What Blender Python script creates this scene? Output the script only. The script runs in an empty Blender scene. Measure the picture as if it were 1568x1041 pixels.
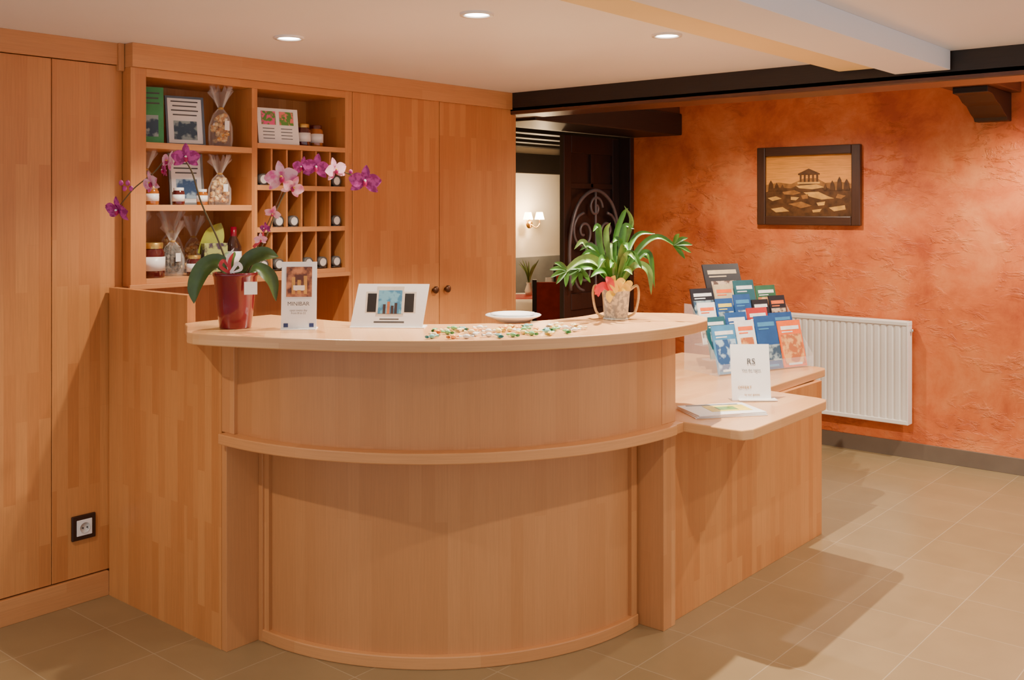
import bpy, bmesh, math, random
from mathutils import Vector, Matrix
random.seed(7)
D=math.radians
# ------------------------------------------------------------------ materials
def newmat(name):
    m=bpy.data.materials.new(name); m.use_nodes=True
    nt=m.node_tree; b=nt.nodes['Principled BSDF']
    return m,nt,b
def mat(name,c,rough=.5,metal=0,alpha=1,emit=None,es=0,trans=0,var=.0,vs=20,coat=0):
    m,nt,b=newmat(name)
    b.inputs['Base Color'].default_value=(*c,1); b.inputs['Roughness'].default_value=rough
    b.inputs['Metallic'].default_value=metal; b.inputs['Alpha'].default_value=alpha
    b.inputs['Transmission Weight'].default_value=trans; b.inputs['Coat Weight'].default_value=coat
    if emit: b.inputs['Emission Color'].default_value=(*emit,1); b.inputs['Emission Strength'].default_value=es
    if var>0:
        n=nt.nodes.new('ShaderNodeTexNoise'); n.inputs['Scale'].default_value=vs; n.inputs['Detail'].default_value=4
        tc=nt.nodes.new('ShaderNodeTexCoord'); nt.links.new(tc.outputs['Object'],n.inputs['Vector'])
        r=nt.nodes.new('ShaderNodeValToRGB'); r.color_ramp.elements[0].position=.3; r.color_ramp.elements[1].position=.7
        r.color_ramp.elements[0].color=(*[x*(1-var) for x in c],1); r.color_ramp.elements[1].color=(*[min(1,x*(1+var)) for x in c],1)
        nt.links.new(n.outputs['Fac'],r.inputs['Fac']); nt.links.new(r.outputs['Color'],b.inputs['Base Color'])
    return m
def two(name,c1,c2,scale=20,rough=.5,lo=.45,hi=.55,detail=3):
    m,nt,b=newmat(name); n=nt.nodes.new('ShaderNodeTexNoise'); n.inputs['Scale'].default_value=scale; n.inputs['Detail'].default_value=detail
    tc=nt.nodes.new('ShaderNodeTexCoord'); nt.links.new(tc.outputs['Object'],n.inputs['Vector'])
    r=nt.nodes.new('ShaderNodeValToRGB'); r.color_ramp.elements[0].position=lo; r.color_ramp.elements[1].position=hi
    r.color_ramp.elements[0].color=(*c1,1); r.color_ramp.elements[1].color=(*c2,1)
    nt.links.new(n.outputs['Fac'],r.inputs['Fac']); nt.links.new(r.outputs['Color'],b.inputs['Base Color'])
    b.inputs['Roughness'].default_value=rough
    return m
def wood(name,c1,c2,stave=.045,length=.42,rough=.42,mort=.0004,grain=.12,coat=.15):
    m,nt,b=newmat(name); L=nt.links
    tc=nt.nodes.new('ShaderNodeTexCoord')
    br=nt.nodes.new('ShaderNodeTexBrick'); br.inputs['Scale'].default_value=1
    br.inputs['Brick Width'].default_value=length; br.inputs['Row Height'].default_value=stave
    br.inputs['Mortar Size'].default_value=mort; br.inputs['Mortar Smooth'].default_value=.8
    br.inputs['Color1'].default_value=(*c1,1); br.inputs['Color2'].default_value=(*c2,1)
    br.inputs['Mortar'].default_value=(*[x*.9 for x in c2],1); br.offset=.37; br.offset_frequency=2; br.squash=1
    L.new(tc.outputs['UV'],br.inputs['Vector'])
    mp=nt.nodes.new('ShaderNodeMapping'); mp.inputs['Scale'].default_value=(6,160,1); L.new(tc.outputs['UV'],mp.inputs['Vector'])
    n=nt.nodes.new('ShaderNodeTexNoise'); n.inputs['Scale'].default_value=1; n.inputs['Detail'].default_value=4; n.inputs['Roughness'].default_value=.6
    L.new(mp.outputs[0],n.inputs['Vector'])
    mr=nt.nodes.new('ShaderNodeMapRange'); mr.inputs['From Min'].default_value=.3; mr.inputs['From Max'].default_value=.7
    mr.inputs['To Min'].default_value=1-grain; mr.inputs['To Max'].default_value=1+grain*.4; L.new(n.outputs['Fac'],mr.inputs['Value'])
    mx=nt.nodes.new('ShaderNodeMix'); mx.data_type='RGBA'; mx.blend_type='MULTIPLY'; mx.inputs['Factor'].default_value=1
    L.new(br.outputs['Color'],mx.inputs['A']); L.new(mr.outputs[0],mx.inputs['B']); L.new(mx.outputs['Result'],b.inputs['Base Color'])
    b.inputs['Roughness'].default_value=rough; b.inputs['Coat Weight'].default_value=coat; b.inputs['Coat Roughness'].default_value=.3
    return m
WC=wood('beech_cupboard',(.62,.275,.085),(.52,.200,.055),length=.5)
WF=wood('beech_counter_front',(.56,.255,.093),(.51,.222,.076),grain=.08,length=.8)
WT=wood('beech_trim',(.63,.30,.112),(.56,.245,.085),stave=.06,length=.7,grain=.1)
WTOP=wood('beech_top',(.70,.39,.17),(.63,.32,.13),stave=.05,length=.55,grain=.08,rough=.28)
WDARK=wood('dark_beam_wood',(.018,.009,.006),(.012,.007,.005),stave=.3,length=3,mort=0,grain=.5,rough=.5)
WBR=wood('brown_beam_wood',(.13,.045,.024),(.10,.036,.018),stave=.3,length=3,mort=0,grain=.4,rough=.4)
WHITE=mat('white_paint',(.86,.85,.88),.6,var=.01,vs=3)
WARMLIT=mat('warm_lit_paint',(.92,.72,.36),.6,var=.02,vs=3)  # white paint with a warm lamplight tint put into its colour
PAPER=mat('white_card',(.86,.85,.84),.35,var=.01)
RADM=mat('radiator_enamel',(.86,.83,.76),.3,var=.01)
BLACK=mat('black',(.012,.01,.01),.5,var=.05)
DGREY=mat('dark_grey',(.08,.08,.08),.5,var=.05)
IRON=mat('wrought_iron',(.16,.13,.13),.4,metal=.3,var=.1)
GLOSSRED=mat('red_glaze',(.16,.001,.014),.15,coat=.6,var=.08,vs=6)
def stucco():
    m,nt,b=newmat('orange_stucco'); L=nt.links
    tc=nt.nodes.new('ShaderNodeTexCoord')
    n=nt.nodes.new('ShaderNodeTexNoise'); n.inputs['Scale'].default_value=2.4; n.inputs['Detail'].default_value=9; n.inputs['Roughness'].default_value=.68; n.inputs['Distortion'].default_value=.3
    L.new(tc.outputs['Object'],n.inputs['Vector'])
    r=nt.nodes.new('ShaderNodeValToRGB'); e=r.color_ramp.elements
    e[0].position=.34; e[0].color=(.47,.085,.022,1); e[1].position=.66; e[1].color=(.80,.27,.085,1)
    x=e.new(.5); x.color=(.68,.165,.040,1)
    L.new(n.outputs['Fac'],r.inputs['Fac']); L.new(r.outputs['Color'],b.inputs['Base Color'])
    # sparse trowel scars on an otherwise smooth plaster
    n2=nt.nodes.new('ShaderNodeTexNoise'); n2.inputs['Scale'].default_value=15; n2.inputs['Detail'].default_value=6; n2.inputs['Roughness'].default_value=.66; n2.inputs['Distortion'].default_value=.5
    mp=nt.nodes.new('ShaderNodeMapping'); mp.inputs['Rotation'].default_value=(D(40),0,0); mp.inputs['Scale'].default_value=(1,.5,1.1)
    L.new(tc.outputs['Object'],mp.inputs['Vector']); L.new(mp.outputs[0],n2.inputs['Vector'])
    rr=nt.nodes.new('ShaderNodeMapRange'); rr.inputs['From Min'].default_value=.50; rr.inputs['From Max'].default_value=.60; L.new(n2.outputs['Fac'],rr.inputs['Value'])
    n3=nt.nodes.new('ShaderNodeTexNoise'); n3.inputs['Scale'].default_value=3; n3.inputs['Detail'].default_value=2
    L.new(tc.outputs['Object'],n3.inputs['Vector'])
    mk=nt.nodes.new('ShaderNodeMapRange'); mk.inputs['From Min'].default_value=.42; mk.inputs['From Max'].default_value=.60; L.new(n3.outputs['Fac'],mk.inputs['Value'])
    mu=nt.nodes.new('ShaderNodeMath'); mu.operation='MULTIPLY'; L.new(rr.outputs[0],mu.inputs[0]); L.new(mk.outputs[0],mu.inputs[1])
    bp=nt.nodes.new('ShaderNodeBump'); bp.inputs['Strength'].default_value=.75; bp.inputs['Distance'].default_value=.006
    L.new(mu.outputs[0],bp.inputs['Height']); L.new(bp.outputs[0],b.inputs['Normal'])
    b.inputs['Roughness'].default_value=.5
    return m
STUC=stucco()
def tiles():
    m,nt,b=newmat('floor_tiles'); L=nt.links
    tc=nt.nodes.new('ShaderNodeTexCoord'); mp=nt.nodes.new('ShaderNodeMapping'); mp.inputs['Location'].default_value=(-.22,-.23,0)
    L.new(tc.outputs['Object'],mp.inputs['Vector'])
    br=nt.nodes.new('ShaderNodeTexBrick'); br.offset=0; br.inputs['Scale'].default_value=1
    br.inputs['Brick Width'].default_value=.345; br.inputs['Row Height'].default_value=.345; br.inputs['Mortar Size'].default_value=.002; br.inputs['Mortar Smooth'].default_value=.2
    br.inputs['Color1'].default_value=(.285,.205,.105,1); br.inputs['Color2'].default_value=(.26,.186,.094,1); br.inputs['Mortar'].default_value=(.38,.30,.19,1)
    L.new(mp.outputs[0],br.inputs['Vector'])
    n=nt.nodes.new('ShaderNodeTexNoise'); n.inputs['Scale'].default_value=5; n.inputs['Detail'].default_value=8; L.new(tc.outputs['Object'],n.inputs['Vector'])
    mr=nt.nodes.new('ShaderNodeMapRange'); mr.inputs['To Min'].default_value=.85; mr.inputs['To Max'].default_value=1.15; L.new(n.outputs['Fac'],mr.inputs['Value'])
    mx=nt.nodes.new('ShaderNodeMix'); mx.data_type='RGBA'; mx.blend_type='MULTIPLY'; mx.inputs['Factor'].default_value=1
    L.new(br.outputs['Color'],mx.inputs['A']); L.new(mr.outputs[0],mx.inputs['B']); L.new(mx.outputs['Result'],b.inputs['Base Color'])
    b.inputs['Roughness'].default_value=.34
    bp=nt.nodes.new('ShaderNodeBump'); bp.inputs['Strength'].default_value=.3; bp.inputs['Distance'].default_value=.002; bp.invert=True
    L.new(br.outputs['Fac'],bp.inputs['Height']); L.new(bp.outputs[0],b.inputs['Normal'])
    return m
TILE=tiles()
# ------------------------------------------------------------------ geometry helpers
COL=bpy.context.scene.collection
def grp(name,loc=(0,0,0),rz=0):
    e=bpy.data.objects.new(name,None); e.empty_display_size=.1; e.location=loc; e.rotation_euler=(0,0,D(rz)); COL.objects.link(e); return e
def add(name,verts,faces,m,parent=None,uvs=None,smooth=False,bevel=0,M=None,mi=None):
    me=bpy.data.meshes.new(name)
    if M is not None: verts=[M@Vector(v) for v in verts]
    me.from_pydata([tuple(v) for v in verts],[],faces); 
    for mm in (m if isinstance(m,list) else [m]): me.materials.append(mm)
    if mi: 
        for p,i in zip(me.polygons,mi): p.material_index=i
    if uvs:
        ul=me.uv_layers.new(name='UVMap'); k=0
        for fu in uvs:
            for uv in fu: ul.data[k].uv=uv; k+=1
    if smooth:
        for p in me.polygons: p.use_smooth=True
    me.update()
    o=bpy.data.objects.new(name,me); COL.objects.link(o)
    if parent: o.parent=parent
    if bevel:
        b=o.modifiers.new('bevel','BEVEL'); b.width=bevel; b.segments=2; b.limit_method='ANGLE'; b.angle_limit=D(40)
    return o
def box(name,lo,hi,m,parent=None,grain=2,bevel=.0015,M=None):
    x0,y0,z0=lo; x1,y1,z1=hi
    v=[(x0,y0,z0),(x1,y0,z0),(x1,y1,z0),(x0,y1,z0),(x0,y0,z1),(x1,y0,z1),(x1,y1,z1),(x0,y1,z1)]
    f=[(0,3,2,1),(4,5,6,7),(0,1,5,4),(1,2,6,5),(2,3,7,6),(3,0,4,7)]
    nax=[2,2,1,0,1,0]; ro=(random.random()*3,random.random()*3); uv=[]
    for fc,na in zip(f,nax):
        ax=[a for a in (0,1,2) if a!=na]
        if grain in ax: ga=grain; oa=[a for a in ax if a!=grain][0]
        else: ga,oa=ax
        uv.append([(v[i][ga]+ro[0],v[i][oa]+ro[1]) for i in fc])
    return add(name,v,f,m,parent,uv,False,bevel,M)
def prism(name,pts,z0,z1,m,parent=None,ang=0,bevel=.002,M=None):
    """polygon (ccw) extruded in z; edge grain follows the outline"""
    n=len(pts); v=[(p[0],p[1],z0) for p in pts]+[(p[0],p[1],z1) for p in pts]
    c,s=math.cos(ang),math.sin(ang)
    tp=tuple(range(n,2*n)); bt=tuple(range(n-1,-1,-1)); f=[tp,bt]
    uv=[[(v[i][0]*c+v[i][1]*s,-v[i][0]*s+v[i][1]*c) for i in tp],[(v[i][0]*c+v[i][1]*s,-v[i][0]*s+v[i][1]*c) for i in bt]]
    acc=0
    for i in range(n):
        j=(i+1)%n; l=math.dist(pts[i],pts[j]); f.append((i,j,n+j,n+i)); uv.append([(acc,z0),(acc+l,z0),(acc+l,z1),(acc,z1)]); acc+=l
    return add(name,v,f,m,parent,uv,False,bevel,M)
def arcpanel(name,c,ri,ro,a0,a1,z0,z1,m,parent,seg=64,horiz=False,bevel=0):
    v=[];f=[];uv=[]
    for i in range(seg+1):
        a=D(a0+(a1-a0)*i/seg)
        for r,z in ((ro,z0),(ro,z1),(ri,z1),(ri,z0)): v.append((c[0]+r*math.cos(a),c[1]+r*math.sin(a),z))
    def U(s,t): return (s,t) if horiz else (t,s)
    for i in range(seg):
        s0=ro*D(a0+(a1-a0)*i/seg); s1=ro*D(a0+(a1-a0)*(i+1)/seg); A=4*i;B=4*(i+1); th=ro-ri
        f.append((A,B,B+1,A+1)); uv.append([U(s0,z0),U(s1,z0),U(s1,z1),U(s0,z1)])
        f.append((A+1,B+1,B+2,A+2)); uv.append([U(s0,0),U(s1,0),U(s1,th),U(s0,th)])
        f.append((A+2,B+2,B+3,A+3)); uv.append([U(s0,z1),U(s1,z1),U(s1,z0),U(s0,z0)])
        f.append((A+3,B+3,B,A)); uv.append([U(s0,0),U(s1,0),U(s1,th),U(s0,th)])
    f.append((0,1,2,3)); uv.append([(0,0)]*4); e=4*seg; f.append((e+3,e+2,e+1,e)); uv.append([(0,0)]*4)
    o=add(name,v,f,m,parent,uv,False,bevel)
    return o
def lathe(name,prof,m,parent=None,loc=(0,0,0),seg=32,M=None,mi=None,sx=1,sy=1):
    v=[];f=[];k=len(prof); idx=[]
    for i in range(seg):
        a=2*math.pi*i/seg
        for r,z in prof: v.append((loc[0]+r*math.cos(a)*sx,loc[1]+r*math.sin(a)*sy,loc[2]+z))
    for i in range(seg):
        j=(i+1)%seg
        for q in range(k-1):
            f.append((i*k+q,j*k+q,j*k+q+1,i*k+q+1)); idx.append(mi[q] if mi else 0)
    o=add(name,v,f,m,parent,None,True,0,M,idx)
    return o
def interp(pts,n=8):
    P=[Vector(p) for p in pts]; P=[2*P[0]-P[1]]+P+[2*P[-1]-P[-2]]; out=[]
    for i in range(1,len(P)-2):
        for k in range(n):
            t=k/n; a,b,c,d=P[i-1],P[i],P[i+1],P[i+2]
            out.append(.5*((2*b)+(c-a)*t+(2*a-5*b+4*c-d)*t*t+(3*b-a-3*c+d)*t**3))
    out.append(P[-2]); return out
def tube(name,pts,r,m,parent,n=8,taper=1,seg=8):
    Q=interp(pts,n) if n>1 else [Vector(p) for p in pts]; v=[];f=[]
    ref=Vector((.31,.17,.93)).normalized()
    for i,p in enumerate(Q):
        T=(Q[min(i+1,len(Q)-1)]-Q[max(i-1,0)]).normalized(); s=T.cross(ref)
        if s.length<.05: s=T.cross(Vector((1,0,0)))
        s.normalize(); u=T.cross(s); rr=r*(1+(taper-1)*i/(len(Q)-1))
        for k in range(seg):
            a=2*math.pi*k/seg; v.append(p+s*math.cos(a)*rr+u*math.sin(a)*rr)
    for i in range(len(Q)-1):
        for k in range(seg):
            k2=(k+1)%seg; f.append((i*seg+k,i*seg+k2,(i+1)*seg+k2,(i+1)*seg+k))
    f.append(tuple(range(seg-1,-1,-1))); f.append(tuple(range((len(Q)-1)*seg,len(Q)*seg)))
    return add(name,v,f,m,parent,None,True)
def ribbon(name,pts,w,m,parent,ref=(0,0,1),fold=.25,p0=.25,n=6,peak=.5):
    Q=interp(pts,n); v=[];f=[]; ref=Vector(ref)
    for i,p in enumerate(Q):
        t=i/(len(Q)-1)
        T=(Q[min(i+1,len(Q)-1)]-Q[max(i-1,0)]).normalized(); s=T.cross(ref)
        if s.length<.05: s=T.cross(Vector((.7,.3,.2)))
        s.normalize(); nn=s.cross(T)
        ww=w*(p0+(1-p0)*math.sin(math.pi/2*min(1,t/peak))) if t<peak else w*max(.02,math.cos(math.pi/2*(t-peak)/(1-peak))**.8)
        v+= [p-s*ww/2+nn*ww*fold*.5, p-s*ww/4+nn*ww*fold*.12, p, p+s*ww/4+nn*ww*fold*.12, p+s*ww/2+nn*ww*fold*.5]
    for i in range(len(Q)-1):
        for k in range(4): f.append((i*5+k,i*5+k+1,(i+1)*5+k+1,(i+1)*5+k))
    return add(name,v,f,m,parent,None,True)
def ball(name,loc,r,m,parent,sc=(1,1,1),sub=2):
    bm=bmesh.new(); bmesh.ops.create_icosphere(bm,subdivisions=sub,radius=r)
    for v in bm.verts: v.co=Vector((v.co.x*sc[0]+loc[0],v.co.y*sc[1]+loc[1],v.co.z*sc[2]+loc[2]))
    me=bpy.data.meshes.new(name); bm.to_mesh(me); bm.free(); me.materials.append(m)
    for p in me.polygons: p.use_smooth=True
    o=bpy.data.objects.new(name,me); COL.objects.link(o); o.parent=parent; return o
def text(name,s,size,loc,m,parent,rot=(90,0,0),align='CENTER'):
    c=bpy.data.curves.new(name,'FONT'); c.body=s; c.size=size; c.align_x=align; c.extrude=.0003
    c.materials.append(m); o=bpy.data.objects.new(name,c); COL.objects.link(o); o.parent=parent
    o.location=loc; o.rotation_euler=[D(a) for a in rot]; return o
def poly(name,pts,y,m,parent,M=None):
    """flat polygon in the local xz plane facing -y, 1 mm thick"""
    n=len(pts); v=[(p[0],y,p[1]) for p in pts]+[(p[0],y+.001,p[1]) for p in pts]
    f=[tuple(range(n)),tuple(range(2*n-1,n-1,-1))]+[(i,(i+1)%n,n+(i+1)%n,n+i) for i in range(n)]
    return add(name,v,f,m,parent,None,False,0,M)
# ------------------------------------------------------------------ room shell
CH=2.285
box('floor',(-2.5,-2.5,-.1),(11,8,0),TILE,bevel=0)
box('ceiling',(-2.5,-2.5,CH),(4.62,4.5,CH+.2),WHITE,bevel=0)
box('ceiling_hall',(4.62,-2.5,2.42),(6.8,4.4,2.5),WHITE,bevel=0)
box('wall_right',(6.6,-2.5,0),(6.8,4.36,2.42),STUC,bevel=0)
box('wall_left',(-2.5,4.32,0),(4.6,4.5,2.285),WHITE,bevel=0)
BASE=mat('baseboard_tile',(.15,.115,.085),.4,var=.1,vs=6)
box('baseboard_right',(6.585,-2.5,0),(6.6,4.3,.10),BASE)
# white boxed ceiling beam
bb=grp('ceiling_beam_white')
box('soffit',(-2.5,1.40,2.2),(4.6,1.64,CH),WHITE,bb,0,.002)
box('warm_lit_edge',(-2.5,1.64,2.235),(4.6,1.90,CH),WARMLIT,bb,0,.002)  # step coloured as the yellow stripe of lamplight grazing the beam
# dark timber beams
tb=grp('timber_beam')
box('main_beam',(4.62,-2.5,2.17),(4.68,4.3,2.42),WDARK,tb,1,.006)
box('main_beam_under',(4.62,-2.5,2.155),(4.86,4.3,2.20),WBR,tb,1,.006)
box('beam_body',(4.68,-2.5,2.2),(4.86,4.3,2.42),WDARK,tb,1,0)
lb=grp('timber_lintel')
box('lintel',(4.86,3.93,2.14),(6.6,4.36,2.30),WDARK,lb,0,.008)
box('lintel_cap',(4.86,3.95,2.30),(6.6,4.36,2.42),WBR,lb,0,.004)
cb=grp('timber_corbel')
box('cross_beam',(4.86,1.60,2.29),(6.6,1.90,2.42),WBR,cb,0,.006)
prof=[(6.6,2.12),(6.6,2.29),(6.10,2.29),(6.10,2.255),(6.20,2.25),(6.28,2.215),(6.36,2.20),(6.44,2.16),(6.50,2.14),(6.52,2.12)]
v=[(p[0],1.655,p[1]) for p in prof]+[(p[0],1.845,p[1]) for p in prof]; n=len(prof)
add('scrolled_bracket',v,[tuple(range(n)),tuple(range(2*n-1,n-1,-1))]+[(i,n+i,n+(i+1)%n,(i+1)%n) for i in range(n)],WDARK,cb,bevel=.004)
# ------------------------------------------------------------------ restaurant beyond the doorway
RW=mat('restaurant_wall',(.80,.74,.64),.7,var=.04,vs=3)
WAIN=mat('restaurant_wainscot',(.24,.25,.26),.6,var=.15,vs=5)
box('wall_back',(4.4,7.2,0),(11,7.4,2.5),RW,bevel=0)
box('wall_far',(10.8,4.36,0),(11,7.2,2.5),RW,bevel=0)
box('wall_partition',(6.8,4.2,0),(10.8,4.36,2.5),RW,bevel=0)
box('wall_side',(4.4,4.5,0),(4.6,7.2,2.5),RW,bevel=0)
box('ceiling_restaurant',(4.4,4.36,2.42),(11,7.4,2.5),mat('rest_ceiling',(.6,.5,.38),.7,var=.05),bevel=0)
rb=grp('restaurant_ceiling_beams')
for i in range(6): box('beam',(4.6,4.75+.42*i,2.25),(10.8,4.87+.42*i,2.42),WDARK,rb,0,.004)
tf=grp('timber_frame')
box('wainscot_back',(4.6,7.17,0),(10.8,7.199,1.05),WAIN,tf,bevel=.002)
for u in (7.6,8.27,9.32,9.9): box('stud',(u,7.12,0),(u+.13,7.169,2.42),WDARK,tf,2,.004)
box('rail',(4.6,7.12,1.98),(10.8,7.19,2.2),WDARK,tf,0,.004)
# wall sconce
sc=grp('wall_sconce',(8.66,7.10,1.42))
BRASS=mat('brass',(.6,.35,.1),.3,metal=1,var=.05)
lathe('backplate',[(0,0),(.05,0),(.05,.012),(0,.02)],BRASS,sc,M=Matrix.Rotation(D(90),4,'X'))
SHADE=mat('lit_shade',(1,.85,.6),.5,emit=(1,.66,.3),es=30)
for s in (-1,1):
    tube('arm',[(0,-.02,0),(.05*s,-.06,-.04),(.10*s,-.07,0),(.10*s,-.07,.05)],.006,BRASS,sc)
    lathe('shade',[(.055,.05),(.035,.13),(.03,.13),(.05,.05)],SHADE,sc,(.10*s,-.07,0))
def point(name,loc,e,c,r=.05):
    pl=bpy.data.lights.new(name,'POINT'); pl.energy=e; pl.color=c; pl.shadow_soft_size=r
    o=bpy.data.objects.new(name,pl); o.location=loc; COL.objects.link(o)
point('sconce_bulb',(8.66,6.9,1.55),32,(1,.68,.38))
# unseen pendant, added to brighten the restaurant behind the doorway
pd=grp('added_pendant',(6.6,6.3,1.95))
lathe('shade',[(.14,0),(.10,.10),(.03,.16),(.025,.16),(.09,.10),(.13,0)],SHADE,pd); tube('cord',[(0,0,.15),(0,0,.30),(0,0,.47)],.004,BLACK,pd,2)
point('added_fill_light',(6.6,6.3,1.93),28,(1,.72,.45))
# restaurant table & chair
CLOTH=mat('table_linen',(.8,.75,.68),.8,var=.03); REDC=mat('red_fabric',(.35,.03,.02),.8,var=.15)
rt=grp('restaurant_table',(7.45,6.05,0))
lathe('tablecloth',[(0,.76),(.42,.76),(.44,.74),(.45,.55),(.47,.35)],[CLOTH],rt,seg=40)
lathe('red_overlay',[(0,.765),(.25,.765),(.452,.758),(.462,.62)],[REDC],rt,seg=4)
lathe('pedestal',[(.2,0),(.2,.03),(.04,.06),(.04,.75)],WDARK,rt)
lathe('glass',[(.03,.77),(.005,.78),(.005,.84),(.035,.88),(.03,.94)],mat('glass_wine',(.9,.9,.9),.05,alpha=.4),rt,(.1,-.1,0))
tv=grp('flower_vase',(7.5,6.15,.766))
lathe('vase',[(0,0),(.03,0),(.04,.04),(.02,.10),(.025,.12)],CLOTH,tv)
VG=mat('vase_greens',(.25,.35,.12),.5,var=.2)
for i in range(9):
    a=i*.7; ribbon('sprig',[(0,0,.1),(.03*math.cos(a),.03*math.sin(a),.22),(.10*math.cos(a),.10*math.sin(a),.30+.02*(i%3))],.025,VG,tv,ref=(0,-1,.4))
def dchair(loc,rz):
    c=grp('dining_chair',loc,rz)
    for x in (-.2,.2):
        for y in (-.2,.2): box('leg',(x-.018,y-.018,0),(x+.018,y+.018,.45 if y<0 else 1.0),WDARK,c)
    box('seat',(-.22,-.22,.43),(.22,.2,.49),REDC,c,bevel=.015)
    box('backrest',(-.2,.185,.58),(.2,.215,.98),REDC,c,bevel=.01)
dchair((6.85,5.30,0),130); dchair((8.3,6.4,0),-90)
# open door with wrought iron
dr=grp('door_1')
DW=wood('dark_door_wood',(.038,.015,.010),(.028,.012,.008),stave=.12,length=2.5,rough=.35,grain=.4)
for nm,lo,hi in (('stile_l',(5.84,4.46,0),(5.93,4.50,2.13)),('stile_r',(6.46,4.46,0),(6.55,4.50,2.13)),('rail_top',(5.93,4.46,2.0),(6.46,4.50,2.13)),('rail_mid',(5.93,4.46,.85),(6.46,4.50,.97)),('rail_low',(5.93,4.46,0),(6.46,4.50,.2)),('panel_low',(5.93,4.475,.2),(6.46,4.49,.85))):
    box(nm,lo,hi,DW,dr,bevel=.004)
box('panel_upper',(5.93,4.482,.97),(6.46,4.49,2.0),DW,dr,bevel=0)
box('mullion',(6.18,4.465,1.75),(6.21,4.482,2.0),DW,dr)
box('cross_rail',(5.93,4.465,1.74),(6.46,4.482,1.78),DW,dr)
box('door_frame_post',(6.55,4.36,0),(6.66,4.52,2.14),DW,dr,bevel=.004)
def spiral(cx,cz,r,a0,turns,sgn=1):
    pts=[]
    for i in range(22):
        t=i/21; a=D(a0)+sgn*turns*2*math.pi*t; rr=r*(1-.85*t); pts.append((cx+rr*math.cos(a),4.43,cz+rr*math.sin(a)))
    return pts
for i,(cx,cz,r,a0,tn,sg) in enumerate([(6.04,1.42,.14,90,1.5,1),(6.34,1.42,.14,90,1.5,-1),(6.04,1.12,.13,-90,1.5,-1),(6.34,1.12,.13,-90,1.5,1),(6.19,1.60,.09,0,1.3,1),(6.11,1.28,.07,0,1.1,1),(6.27,1.28,.07,180,1.1,-1)]):
    tube('iron_scroll',spiral(cx,cz,r,a0,tn,sg),.011,IRON,dr,2)
tube('iron_arch',[(5.88,4.43,1.0),(5.87,4.43,1.35),(5.97,4.43,1.62),(6.19,4.43,1.73),(6.41,4.43,1.62),(6.50,4.43,1.35),(6.49,4.43,1.0)],.014,IRON,dr)
tube('iron_bar',[(6.19,4.43,.97),(6.19,4.43,1.3),(6.19,4.43,1.72)],.010,IRON,dr)
# ------------------------------------------------------------------ cupboards on the left wall
GAP=mat('shadow_gap',(.10,.045,.02),.8,var=.05)
cl=grp('built_in_cupboard')
box('carcass',(.1,4.015,0),(2.185,4.32,2.19),GAP,cl,bevel=0)
for a,b_ in ((.1,.69),(.693,1.288),(1.291,1.886),(1.889,2.185)): box('door_panel',(a,3.995,.105),(b_,4.015,2.192),WC,cl)
box('plinth',(.1,3.982,0),(2.12,4.015,.10),WT,cl,0)
box('cornice',(.1,3.985,2.195),(2.16,4.05,CH),WT,cl,0)
box('corner_strip',(2.16,3.975,2.17),(2.185,4.05,CH),WT,cl,2)
cr=grp('built_in_cupboard')
V=3.93
box('side',(4.65,V,0),(4.67,4.32,2.19),WC,cr); box('carcass',(3.385,V+.022,0),(4.65,4.32,2.19),GAP,cr,bevel=0)
box('divider_side',(3.365,V,0),(3.385,4.25,2.19),WC,cr)
for a,b_ in ((3.388,4.012),(4.016,4.65)): box('door_panel',(a,V,.08),(b_,V+.02,2.185),WC,cr)
box('plinth',(3.385,V+.01,0),(4.65,V+.03,.08),WT,cr,0)
KN=mat('bronze_knob',(.14,.07,.04),.35,metal=.8,var=.1)
for u in (3.965,4.06): lathe('knob',[(0,-.0),(.008,0),(.007,.012),(.02,.018),(.02,.026),(.012,.032),(0,.033)],KN,cr,M=Matrix.Translation((u,V,1.15))@Matrix.Rotation(D(90),4,'X'),seg=20)
box('cornice',(2.187,V-.015,2.185),(4.675,V+.05,CH),WT,cr,0,.002)
# pigeonhole shelf unit
ps=grp('pigeonhole_shelf_unit')
U0,UA,UB,U1=2.187,2.785,2.815,3.365; ZB,ZT=1.27,2.185
box('left_side',(U0,V,ZB),(U0+.07,4.27,ZT),WC,ps); box('right_side',(3.34,V,ZB),(U1,4.27,ZT),WC,ps)
box('top_rail',(U0+.07,V,2.15),(3.34,V+.3,ZT),WC,ps,0); box('bottom_board',(U0+.07,V,ZB),(3.34,4.27,1.30),WT,ps,0)
box('bottom_trim',(U0-.01,V-.012,ZB-.012),(U1,V,ZB+.008),WT,ps,0)
box('centre_divider',(UA,V,1.30),(UB,4.24,2.15),WC,ps); box('back',(U0,4.24,0),(U1,4.27,ZT),WC,ps)
for z in (1.598,1.862): box('shelf',(U0+.07,V,z-.012),(UA,4.24,z+.014),WT,ps,0)
for z in (1.888,1.693,1.496): box('shelf',(UB,V,z-.012),(3.34,4.24,z+.012),WT,ps,0)
for k in range(1,6):
    u=UB+(3.34-UB)*k/6
    for a,b_ in ((1.30,1.484),(1.508,1.681),(1.705,1.876)): box('slot_divider',(u-.005,V+.01,a),(u+.005,4.24,b_),WC,ps)
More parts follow.
